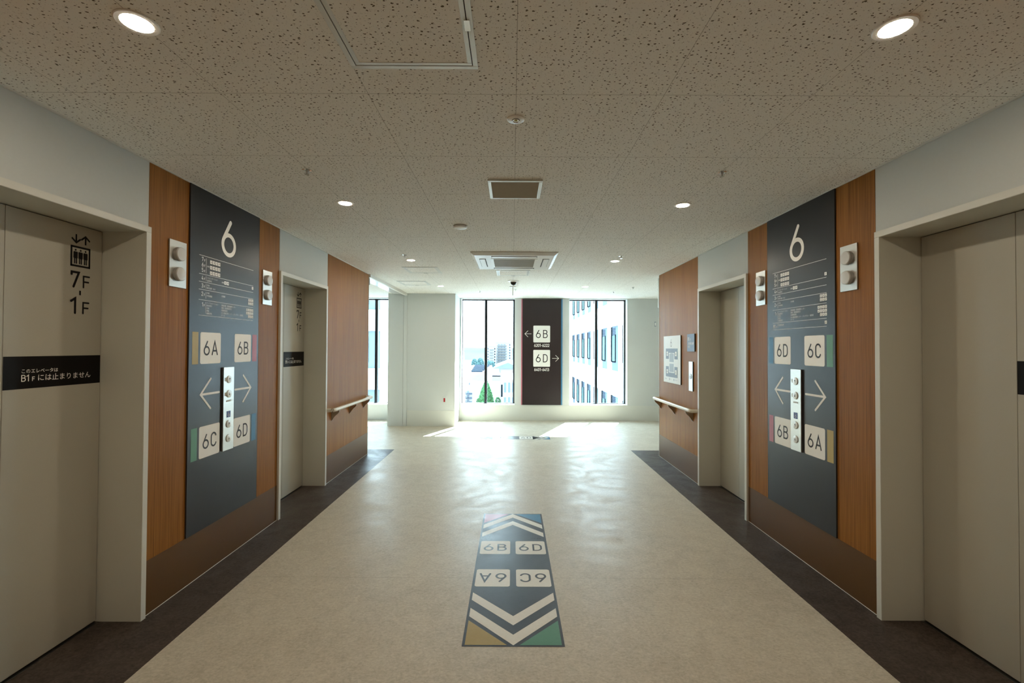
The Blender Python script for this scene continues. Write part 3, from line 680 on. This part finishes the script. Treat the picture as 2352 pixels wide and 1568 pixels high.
# ------------------------------------------------------------------ floor signs
def floor_sign(mtx, label, halfw, halfl, tl, tr, bl, br, rows):
    """local y = long axis. rows of tiles are (text, x, y, rot)"""
    root = thing('floor_sign', label, 'floor sign', mtx)
    z0 = .0008; w, L = halfw, halfl
    B().poly([(-w, -L, z0), (w, -L, z0), (w, L, z0), (-w, L, z0)]).build('sign_base', 'f_char', root)
    z = .0012; iw = w-.014
    for s, (ml, mr) in ((1, (tl, tr)), (-1, (bl, br))):
        for off in (.010, .174):
            a = L-off; b = B(); P = [(-iw, s*(a-.245), z), (0, s*a, z), (iw, s*(a-.245), z), (iw, s*(a-.245-.082), z), (0, s*(a-.084), z), (-iw, s*(a-.245-.082), z)]
            # split at the apex so both halves stay convex
            q1 = [P[0], P[1], P[4], P[5]]; q2 = [P[1], P[2], P[3], P[4]]
            b.poly(q1 if s < 0 else q1[::-1]); b.poly(q2 if s < 0 else q2[::-1]); b.build('chevron', 'f_white', root)
        for sx_, m_ in ((-1, ml), (1, mr)):
            if not m_: continue
            t = [(sx_*iw, s*(L-.012), z), (sx_*.032, s*(L-.012), z), (sx_*iw, s*(L-.218), z)]
            if sx_*s < 0: t = t[::-1]
            B().poly(t[::-1] if False else t).build('colour_corner', m_, root)
    for txt, x, y, rot in rows:
        s_ = .221; t = B().rrect(x-s_/2, y-s_/2, x+s_/2, y+s_/2, .016, z).build('zone_tile', 'f_white', root)
        b = B(); letters(b, txt, x, y-.056, .112, .0138, .42, z+.0004, 1.0, 'c')
        if isinstance(rot, bool) and rot: b.v = [(2*x-p[0], 2*y-p[1], p[2]) for p in b.v]
        elif rot == 'q': b.v = [(x-(p[1]-y)*-1*-1, y+(p[0]-x), p[2]) for p in b.v]
        b.build('zone_lettering', 'f_char', t)
    return root
floor_sign((.0130, 3.194, 0), 'long charcoal floor sign with four white tiles and chevrons in the middle of the hall', .2575, .908, 'f_pink', 'f_blue', 'f_yellow', 'f_green',
           [('6B', -.1305, .219, False), ('6D', .1305, .219, False), ('6A', -.1305, -.228, True), ('6C', .1305, -.228, True)])
# crosswise sign in front of the far windows: long axis along X
fs = thing('floor_sign', 'crosswise floor sign strip with 6B and 6D tiles and chevrons near the far windows', 'floor sign', (.016, 7.567, 0))
z0, z = .0008, .0012; W2, L2 = .128, .615
B().poly([(-L2, -W2, z0), (L2, -W2, z0), (L2, W2, z0), (-L2, W2, z0)]).build('sign_base', 'f_char', fs)
for s, m_ in ((1, 'f_blue'), (-1, 'f_pink')):
    for off in (.008, .095):
        a = L2-off; b = B(); k = .125; t = .045
        q1 = [(s*(a-k), -W2+.008, z), (s*a, 0, z), (s*(a-t), 0, z), (s*(a-k-t), -W2+.008, z)]; q2 = [(s*a, 0, z), (s*(a-k), W2-.008, z), (s*(a-k-t), W2-.008, z), (s*(a-t), 0, z)]
        b.poly(q1 if s > 0 else q1[::-1]); b.poly(q2 if s > 0 else q2[::-1]); b.build('chevron', 'f_white', fs)
    for u in (-1, 1):
        t3 = [(s*(L2-.006), u*.016, z), (s*(L2-.006), u*(W2-.006), z), (s*(L2-.115), u*(W2-.006), z)]
        B().poly(t3 if s*u > 0 else t3[::-1]).build('colour_corner', m_, fs)
for txt, x in (('6B', -.221), ('6D', .221)):
    t = B().rrect(x-.11, -.11, x+.11, .11, .016, z).build('zone_tile', 'f_white', fs); b = B(); letters(b, txt, x, -.056, .112, .0138, .42, z+.0004, 1.0, 'c'); b.build('zone_lettering', 'f_char', t)

# ------------------------------------------------------------------ ceiling fittings
def downlight(x, y, label):
    root = thing('downlight', label, 'ceiling light', (x, y, ZC), 'round recessed downlights')
    B().lathe([(.060, 0), (.0600, -.003), (.057, -.005), (.0435, -.0045), (.0425, -.002), (.0425, 0)], (0, 0, 0), 48).build('trim_ring', 'plastic', root, True)
    B().lathe([(.0425, -.0015), (.0425, -.0035), (.041, -.0048), (.02, -.0052)], (0, 0, 0), 48).build('lamp_diffuser', 'lamp', root, True)
    return root
dl = downlight(-1.195, 1.430, 'nearest left round downlight, glowing, above the closest left lift')
for x, y, lab in ((1.217, 1.438, 'nearest right round downlight, glowing, above the closest right lift'),
                  (-1.192, 3.228, 'second left glowing downlight, level with the left directory board'),
                  (1.215, 3.240, 'second right glowing downlight, level with the right directory board'),
                  (-1.192, 5.331, 'third left glowing downlight, beside the far left lift and air conditioner'),
                  (1.205, 5.334, 'third right glowing downlight, beside the far right lift and air conditioner'),
                  (-1.193, 7.568, 'farthest left small glowing downlight, in front of the white column'),
                  (1.214, 7.567, 'farthest right small glowing downlight, in front of the right far window'),
                  (-1.195, -.40, 'left glowing downlight behind the viewpoint'), (1.217, -.40, 'right glowing downlight behind the viewpoint'),
                  (-1.195, -2.2, 'left glowing downlight two rows behind the viewpoint'), (1.217, -2.2, 'right glowing downlight two rows behind the viewpoint'),
                  (-1.195, -4.2, 'left glowing downlight nearest the back wall'), (1.217, -4.2, 'right glowing downlight nearest the back wall'),
                  (-3.9, 7.568, 'downlight in the left side corridor beyond the column'), (3.9, 7.567, 'downlight in the right side corridor past the wall end')):
    dup(dl, (x, y, ZC), lab)
def sprinkler(x, y, label):
    root = thing('sprinkler_head', label, 'sprinkler', (x, y, ZC), 'small ceiling sprinkler heads')
    B().lathe([(.026, 0), (.026, -.002), (.014, -.004), (.013, -.002)], (0, 0, 0), 24).build('escutcheon', 'chrome', root, True)
    b = B().lathe([(.007, -.002), (.007, -.012), (.004, -.014), (.004, -.022)], (0, 0, 0), 16)
    b.box((-.010, -.0015, -.023), (-.009, .0015, -.004)); b.box((.009, -.0015, -.026), (.011, .0015, -.004)); b.build('nozzle', 'lens_rim', root)
    B().lathe([(.012, -.024), (.013, -.0265)], (0, 0, 0), 16).build('deflector', 'chrome', root)
    return root
sp = sprinkler(-1.195, 2.628, 'small sprinkler head on the ceiling above the left directory board')
for x, y, lab in ((1.217, 2.634, 'small sprinkler head on the ceiling above the right directory board'), (-1.197, 5.035, 'tiny sprinkler head on the ceiling near the third left downlight'),
                  (1.211, 5.058, 'tiny sprinkler head on the ceiling near the third right downlight'), (-.588, 8.231, 'tiny sprinkler head on the ceiling before the left far window'),
                  (1.838, 8.255, 'tiny sprinkler head on the ceiling before the right far window'), (.055, 7.95, 'tiny sprinkler head on the ceiling behind the dome camera'), (2.025, 7.62, 'tiny sprinkler head on the ceiling near the right corridor corner')):
    dup(sp, (x, y, ZC), lab)
root = thing('ceiling_sensor', 'round flat white sensor with a brass centre on the ceiling nearest the viewer', 'sensor', (.0125, 2.029, ZC))
B().lathe([(.039, 0), (.039, -.004), (.036, -.006), (.018, -.0065), (.0165, -.003)], n=48).build('flange', 'plastic', root, True)
B().lathe([(.0155, -.004), (.0165, -.0095), (.0145, -.0105), (.0125, -.0075)], n=36).build('chrome_ring', 'chrome', root, True)
B().lathe([(.0120, -.004), (.0115, -.006), (.004, -.0105)], n=24).build('lens', 'sens_gold', root, True)
root = thing('smoke_detector', 'round white smoke detector disc on the ceiling left of the vent grille', 'smoke detector', (-.440, 3.822, ZC))
B().lathe([(.050, 0), (.055, -.006), (.057, -.012), (.053, -.020), (.030, -.026), (.004, -.028)], n=48).build('cover', 'plastic', root, True)
B().lathe([(.060, 0), (.060, -.003), (.057, -.004)], n=48).build('base_ring', 'louvre', root, True)
# dome camera
root = thing('dome_camera', 'white and black dome camera hanging from the ceiling near the far windows', 'camera', (.017, 6.965, ZC))
B().lathe([(.088, 0), (.088, -.006), (.075, -.012), (.050, -.016), (.048, -.020)], n=40).build('camera_base', 'plastic', root, True)
B().lathe([(.046, -.016)]+[(.046*math.cos(R(a)), -.022-.050*math.sin(R(a))) for a in range(0, 86, 12)], n=32).build('smoked_dome', 'domeblk', root, True)
root = thing('ceiling_aerial', 'small square ceiling plate with a thin rod hanging down behind the dome camera', 'aerial', (.010, 7.60, ZC))
B().box((-.055, -.05, -.012), (.055, .05, 0)).build('plate', 'plastic', root, bevel=.003); B().lathe([(.007, -.010), (.007, -.145), (.003, -.150)], n=12).build('rod', 'plastic', root, True)

def hatch(x0, y0, s, label, latch, w=.022):
    root = thing('access_hatch', label, 'ceiling hatch', (x0+s/2, y0+s/2, ZC), 'square ceiling access hatches')
    h = s/2; o = B()
    for (a, b_) in (((-h, -h), (h, -h+w)), ((-h, h-w), (h, h)), ((-h, -h+w), (-h+w, h-w)), ((h-w, -h+w), (h, h-w))): o.box((*a, -.006), (*b_, 0))
    o.build('outer_frame', 'alu', root, bevel=.001)
    g = h-w-.003; i = B(); w2 = w*.85
    for (a, b_) in (((-g, -g), (g, -g+w2)), ((-g, g-w2), (g, g)), ((-g, -g+w2), (-g+w2, g-w2)), ((g-w2, -g+w2), (g, g-w2))): i.box((*a, -.0055), (*b_, 0))
    i.build('inner_frame', 'alu', root, bevel=.001)
    gp = B().box((-h+w, -h+w, -.0015), (h-w, h-w, -.0005)); 
    q = B(); q.box((-g+w2, -g+w2, -.004), (g-w2, g-w2, -.001)); gp.build('frame_gap', 'void', root)
    # hatch board shares the ceiling board pattern in world coordinates
    q.build('hatch_board', 'hatch_board', root)
    lx, ly = latch
    B().box((lx*(h-w)-.009, ly*(h-w)-.024 if lx else -.0, -.010), (lx*(h-w)+.009, (ly*(h-w)+.024) if lx else .0, -.004)).build('latch', 'chrome', root) if lx else \
        B().box((-.024, ly*(h-w)-.009, -.010), (.024, ly*(h-w)+.009, -.004)).build('latch', 'chrome', root)
    return root
hatch(-.590, 1.195, .462, 'large square ceiling hatch with a metal frame nearest the viewer', (1, .0), .018)
hatch(-1.412, 5.791, .450, 'square ceiling hatch left of the air conditioner', (0, 1))
hatch(-1.785, 7.005, .450, 'square ceiling hatch at the far left beside the shutter line', (0, 1))
hatch(-.215, 5.985, .450, 'square ceiling hatch right behind the air conditioner', (0, 1))

# ventilation grille
root = thing('ventilation_grille', 'square ceiling vent grille with dark slats in front of the air conditioner', 'vent', (.0145, 2.924, ZC))
h = .168; w = .020; b = B()
for (a, c_) in (((-h, -h), (h, -h+w)), ((-h, h-w), (h, h)), ((-h, -h+w), (-h+w, h-w)), ((h-w, -h+w), (h, h-w))): b.box((*a, -.012), (*c_, 0))
b.build('frame', 'alu', root, bevel=.002); B().box((-h+w, -h+w, -.002), (h-w, h-w, -.0005)).build('backing', 'void', root)
b = B(); n = 17
for k in range(n):
    y = -h+w+.006+(2*(h-w)-.012)*k/(n-1); b.v += [(-h+w, y-.0053, -.0030), (h-w, y-.0053, -.0030), (h-w, y+.0053, -.0085), (-h+w, y+.0053, -.0085), (-h+w, y-.0053, -.0042), (h-w, y-.0053, -.0042), (h-w, y+.0053, -.0097), (-h+w, y+.0053, -.0097)]
    i = len(b.v)-8
    for q in ((0, 1, 2, 3), (7, 6, 5, 4), (0, 4, 5, 1), (2, 6, 7, 3)): b.f.append(tuple(i+j for j in q))
b.build('slats', 'louvre', root)

# ceiling cassette air conditioner
root = thing('ceiling_air_conditioner', 'square four way ceiling air conditioner cassette in the middle of the far hall', 'air conditioner', (.020, 5.312, ZC))
H2, I2, dz = .470, .433, .034
b = B(); o = [(-H2, -H2), (H2, -H2), (H2, H2), (-H2, H2)]; i_ = [(-I2, -I2), (I2, -I2), (I2, I2), (-I2, I2)]
b.v = [(*p, -.001) for p in o]+[(*p, -.010) for p in o]+[(*p, -dz) for p in i_]
for k in range(4): b.f.append((k, (k+1) % 4, 4+(k+1) % 4, 4+k)); b.f.append((4+k, 4+(k+1) % 4, 8+(k+1) % 4, 8+k))
b.f.append((8, 9, 10, 11)); b.f.append((3, 2, 1, 0)); b.build('fascia_panel', 'plastic', root)
for ax, s in (('y', -1), ('y', 1), ('x', -1), ('x', 1)):
    def bx(a0, a1, c0, c1, z0, z1, bb):
        if ax == 'y': bb.box((a0, s*c0, z0), (a1, s*c1, z1))
        else: bb.box((s*c0, a0, z0), (s*c1, a1, z1))
    sl = B(); bx(-.250, .250, .318, .392, -dz-.0008, -dz+.001, sl); q = sl.build('outlet_slot', 'void', root)
    fl_ = B(); bx(-.244, .244, .328, .388, -dz-.006, -dz-.002, fl_); fl_.build('louvre_flap', 'plastic', q, bevel=.001)
g = B().box((-.262, -.262, -dz-.004), (.262, .262, -dz+.001)); g.build('intake_frame', 'plastic', root, bevel=.002)
g = B().box((-.232, -.232, -dz-.0055), (.232, .232, -dz-.0035)); q = g.build('intake_grille', 'filt', root)
g = B()
for k in range(24): y = -.226+.452*k/23; g.box((-.228, y-.003, -dz-.0075), (.228, y+.003, -dz-.0055))
g.build('grille_bars', 'louvre', q)

# ------------------------------------------------------------------ outside: ground, wings, city
GZ = -22.5
B().box((-600, 12, GZ-1), (600, 2500, GZ)).build('ground', 'ground', kind='structure')['label'] = 'pale ground far below the windows'
def at(px, py, Y):
    a = (px-1176)/1045.8; cc = -(py-784)/1045.8; z2 = cc+a*ROLL*-1; x = a
    return (x*Y, Y, CAMZ+(PITCH+z2)*Y)
# right wing: facade plane X = 5.85 running away from the windows
root = thing('hospital_wing', 'white building wing with tall recessed windows seen through the right far window', 'building', (5.85, 30, GZ))
Ls = []; b = B()
ys = [44.2-2.86*k for k in range(10)]; wn_ = 1.95
zrows = [(.20+4.0*k, 2.78+4.0*k) for k in range(-5, 2)]
Ya, Yb = 17.0, 47.0; rb = .11
def fy(y): return y-30
# wall slab with real openings
cols = sorted((y-wn_, y) for y in ys)
edges = [Ya]+[q for c_ in cols for q in c_]+[Yb]
for k in range(0, len(edges), 2):
    if edges[k+1] > edges[k]: b.box((0, fy(edges[k]), 0), (rb, fy(edges[k+1]), 7.6-GZ))
prev = GZ
for c_ in cols:
    prev = GZ
    for z0_, z1_ in zrows: b.box((0, fy(c_[0]), prev-GZ), (rb, fy(c_[1]), z0_-GZ)); prev = z1_
    b.box((0, fy(c_[0]), prev-GZ), (rb, fy(c_[1]), 7.6-GZ))
b.box((rb, fy(Ya), 0), (13, fy(Yb), 7.6-GZ)); b.build('facade', 'facade', root)
for c_ in cols:
    if c_[1] < 22.5: continue
    for z0_, z1_ in zrows[2:]:
        y0, y1 = fy(c_[0]), fy(c_[1]); zz0, zz1 = z0_-GZ, z1_-GZ
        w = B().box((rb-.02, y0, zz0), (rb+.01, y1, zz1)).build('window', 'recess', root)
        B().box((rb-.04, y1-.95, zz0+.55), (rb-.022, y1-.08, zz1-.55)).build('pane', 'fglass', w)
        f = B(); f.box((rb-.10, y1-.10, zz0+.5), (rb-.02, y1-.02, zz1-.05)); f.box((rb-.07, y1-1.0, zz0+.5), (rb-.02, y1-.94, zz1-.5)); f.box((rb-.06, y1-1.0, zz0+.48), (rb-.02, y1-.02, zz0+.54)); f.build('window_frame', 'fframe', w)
        l = B()
        for k in range(5): l.box((rb-.07, y1-.95, zz1-.50+k*.09), (rb-.02, y1-.06, zz1-.47+k*.09))
        l.build('louvre', 'flouvre', w)
# left wing: facade facing the windows
root = thing('hospital_wing', 'white building wing with pale recessed windows seen through the left corridor window', 'building', (-12, 31, GZ))
b = B(); zr = [(.05+4.0*k, 2.62+4.0*k) for k in range(-5, 2)]; xc = [(-10.2+2.9*k, -8.98+2.9*k) for k in range(-3, 2)]
ed = [-20]+[q for c_ in xc for q in c_]+[-4.6]
for k in range(0, len(ed), 2): b.box((ed[k]+12, 0, 0), (ed[k+1]+12, .3, 7.6-GZ))
for c_ in xc:
    prev = GZ
    for z0_, z1_ in zr: b.box((c_[0]+12, 0, prev-GZ), (c_[1]+12, .3, z0_-GZ)); prev = z1_
    b.box((c_[0]+12, 0, prev-GZ), (c_[1]+12, .3, 7.6-GZ))
b.box((-8, .3, 0), (7.4, 12, 7.6-GZ)); b.build('facade', 'facade', root)
for c_ in xc[1:]:
    for z0_, z1_ in zr[3:]:
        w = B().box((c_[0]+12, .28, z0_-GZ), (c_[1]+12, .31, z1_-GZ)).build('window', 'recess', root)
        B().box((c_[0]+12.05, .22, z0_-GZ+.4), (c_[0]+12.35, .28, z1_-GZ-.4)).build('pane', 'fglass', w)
# city seen through the middle window
def bldg(label, x0p, x1p, ytp, ybp, Y, depth, m='cityw', bands=0, roofm=None, cat='building', balc=False):
    a = at(x0p, ytp, Y); c_ = at(x1p, ybp, Y); z1 = a[2]; z0 = min(c_[2], z1-3); z0 = GZ
    root = thing('city_building', label, cat, ((a[0]+c_[0])/2, Y, GZ))
    hw = (c_[0]-a[0])/2; B().box((-hw, 0, 0), (hw, depth, z1-GZ)).build('wall', m, root)
    if roofm: B().box((-hw-.3, -.3, z1-GZ), (hw+.3, depth+.3, z1-GZ+.4)).build('roof', roofm, root)
    return root, hw, z1-GZ
r_, hw, h_ = bldg('tall pale apartment block with rows of balconies right of the mullion', 1138, 1176, 787.5, 831, 420, 16, 'cityw', roofm='conc')
n = 7; fh = h_/ (n+2.6)
for k in range(n):
    zt = h_-1.6-k*2.45
    g = B().box((-hw*.80, -1.2, zt-1.2), (hw*.35, 0, zt-1.05)); g.box((-hw*.80, -1.3, zt-1.2), (hw*.35, -1.2, zt-.35)); g.build('balcony', 'beige', r_)
    for xx in (-.6, -.25, .08): B().box((hw*xx-.9, -.05, zt-.9), (hw*xx+.9, .02, zt+.5)).build('window', 'roofblue', r_)
    B().box((hw*.66, -.06, zt-.7), (hw*.66+1.0, .02, zt+.5)).build('window', 'flouvre', r_)
r_, hw, h_ = bldg('pale apartment block with stair landings left of the tall one', 1119.5, 1138, 796, 832, 400, 14, 'cityw', roofm='conc')
for k in range(7):
    zt = h_-1.8-k*2.4
    B().box((-hw*.95, -.06, zt-.6), (-hw*.95+.8, .02, zt+.6)).build('window', 'flouvre', r_); B().box((hw*.72, -.06, zt-.6), (hw*.72+.9, .02, zt+.6)).build('window', 'fframe', r_)
    g = B(); g.box((-hw*.45, -1, zt-1.1), (hw*.55, 0, zt-.95)); g.box((-hw*.45, -1.05, zt-1.1), (hw*.55, -1, zt-.3)); g.build('balcony', 'beige', r_)
# low roofs
r_, hw, h_ = bldg('low white building with dark slatted roof lights below the horizon', 1040, 1110.5, 856, 880, 95, 42, 'cityw')
for k in range(6):
    yy = 3.0+k*6.2; B().box((-.2-k*.35+.6, yy, h_), (2.1-k*.0+.7, yy+.9, h_+.45)).build('roof_slat', 'flouvre', r_)
r_, hw, h_ = bldg('low white hall with a pale blue sloping roof behind the conifer', 1108, 1150, 862, 880, 140, 14, 'cityw')
rf = B(); rf.v = [(-hw, 0, h_), (hw, 0, h_), (hw-1.2, 16, h_+1.9), (-hw+1.0, 16, h_+1.9), (-hw, 0, h_-.3), (hw, 0, h_-.3)]; rf.f = [(0, 1, 2, 3), (4, 5, 1, 0), (0, 3, 4), (1, 5, 2)]; rf.build('roof', 'roofblue', r_)
r_, hw, h_ = bldg('white gabled building at the right edge of the middle window view', 1150, 1184, 846, 880, 84, 26, 'cityw')
rf = B(); rf.v = [(-hw-1.5, -.5, h_), (hw+1, -.5, h_), (hw+1, 26, h_), (-hw-1.5, 26, h_), (0, -.5, h_+1.1), (0, 26, h_+1.1)]; rf.f = [(0, 1, 4), (0, 4, 5, 3), (1, 2, 5, 4), (2, 3, 5), (3, 2, 1, 0)]; rf.build('roof', 'roofblue', r_)
for k in range(3):
    for j in range(2): B().box((-hw+.5+k*1.1, -.06, h_-3.4-j*4.2), (-hw+.9+k*1.1, .02, h_-1.6-j*4.2)).build('window', 'roofblue', r_)
r_, hw, h_ = bldg('near white annexe with tall windows at lower right of the middle window view', 1155, 1186, 872, 925, 42, 12, 'cityw')
for k in range(3):
    for j in range(2): B().box((-hw+.12+k*.38, -.05, h_-1.15-j*1.35), (-hw+.30+k*.38, .02, h_-.25-j*1.35)).build('window', 'recess', r_)
r_, hw, h_ = bldg('near small apartment house with railed balconies at lower left of the middle window', 1066, 1086, 893, 930, 66, 8, 'cityw')
for k in range(5):
    zt = h_-.6-k*.62; g = B().box((-hw*.5, -.7, zt-.12), (hw*.98, 0, zt-.04)); g.box((-hw*.5, -.72, zt-.12), (-hw*.4, -.66, zt+.30)); g.box((hw*.3, -.72, zt-.12), (hw*.98, -.68, zt+.14)); g.build('balcony', 'flouvre', r_)
    B().box((-hw*.3, -.05, zt), (hw*.2, .02, zt+.35)).build('window', 'roofblue', r_)
B().tube([(hw*.1, 1, h_-.2), (hw*.1, 1, h_+1.0)], .05, 8).build('roof_mast', 'flouvre', r_)
r_, hw, h_ = bldg('long plain white block behind the conifer', 1060, 1148, 879, 925, 76, 5, 'cityw')
o = thing('street_lamp', 'dark thin street lamp post right of the conifer outside', 'lamp post', at(1154, 912, 60)[:2]+(GZ,))
a_ = at(1154, 883, 60); c2 = at(1154, 911, 60)
B().tube([(0, 0, 0), (0, 0, c2[2]-GZ)], .06, 8).build('post', 'alu', o); B().tube([(0, 0, c2[2]-GZ), (0, 0, a_[2]-GZ)], .16, 8).build('lamp_head', 'fframe', o)
# trees
def crown(name, rad, hgt, n, leaf, seed, shape='round', m='leaf'):
    rng = random.Random(seed); b = B()
    for _ in range(n):
        t = rng.random()
        if shape == 'cone': z = hgt*t; r = rad*(1-t**1.5)**.9*(.35+.65*rng.random()**.5)
        else: z = hgt*t; r = rad*math.sqrt(max(0, 1-(2*t-1)**2))*(.6+.4*rng.random())
        a = rng.random()*6.283; c = Vector((r*math.cos(a), r*math.sin(a), z)); s = leaf*(.6+.8*rng.random())
        u = Vector((rng.uniform(-1, 1), rng.uniform(-1, 1), rng.uniform(-1, 1))).normalized(); v = u.orthogonal().normalized()
        w_ = u.cross(v)
        P = [c+v*s, c+w_*s, c-v*s, c-w_*s, c+u*s*.8, c-u*s*.8]; i = len(b.v); b.v += [tuple(p) for p in P]
        for q in ((0, 1, 4), (1, 2, 4), (2, 3, 4), (3, 0, 4), (1, 0, 5), (2, 1, 5), (3, 2, 5), (0, 3, 5)): b.f.append(tuple(i+k for k in q))
    return b
def tree(label, px, ytop, ybot, wpx, Y, m, shape, n, seed, nm='tree'):
    t = at(px, ytop, Y); bt = at(px, ybot, Y); rad = wpx/1045.8*Y/2; z0 = min(bt[2], GZ+1.5) if shape == 'cone' and False else bt[2]
    root = thing(nm, label, 'tree', (t[0], Y, GZ))
    c_ = crown('c', rad, t[2]-z0, n, rad*.13, seed, shape); c_.v = [(p[0], p[1], p[2]+z0-GZ) for p in c_.v]; c_.build('foliage', m, root)
    B().tube([(0, 0, 0), (0, 0, z0-GZ+.3*(t[2]-z0))], rad*.09, 8).build('trunk', 'trunk', root)
tree('bright green conifer directly below the middle window', 1117, 874, 936, 38, 52, 'leaf', 'cone', 5200, 3, 'conifer')
tree('low green shrub tree right of the conifer', 1144, 912, 930, 14, 50, 'leaf', 'round', 400, 8, 'shrub')
tree('low green shrub tree left of the conifer', 1101, 914, 932, 14, 50, 'leaf', 'round', 400, 9, 'shrub')
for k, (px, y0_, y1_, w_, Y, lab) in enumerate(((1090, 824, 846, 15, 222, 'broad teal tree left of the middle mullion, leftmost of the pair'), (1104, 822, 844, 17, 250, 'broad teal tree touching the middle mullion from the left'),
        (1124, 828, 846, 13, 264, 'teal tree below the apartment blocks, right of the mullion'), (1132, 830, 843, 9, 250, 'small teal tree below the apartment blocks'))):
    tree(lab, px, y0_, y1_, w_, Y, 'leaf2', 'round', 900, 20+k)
def ridge(label, Y, ztop, xw, m, seed, x0):
    rng = random.Random(seed); n = 60; b = B(); prof = []
    for k in range(n+1):
        u = k/n; prof.append((x0+xw*(u-.5), ztop*(.72+.22*math.sin(u*5+seed)+.06*math.sin(u*19+seed*2)+.03*rng.random())))
    i = 0
    for x, z in prof: b.v += [(x, Y, GZ), (x, Y+60, z*.8+GZ*.2), (x, Y+160, z), (x, Y+400, GZ)]
    for k in range(n):
        for j in range(3): p = k*4+j; b.f.append((p, p+4, p+5, p+1))
    o = b.build('wooded_hill', m, None, True); tag(o, label, 'hill')
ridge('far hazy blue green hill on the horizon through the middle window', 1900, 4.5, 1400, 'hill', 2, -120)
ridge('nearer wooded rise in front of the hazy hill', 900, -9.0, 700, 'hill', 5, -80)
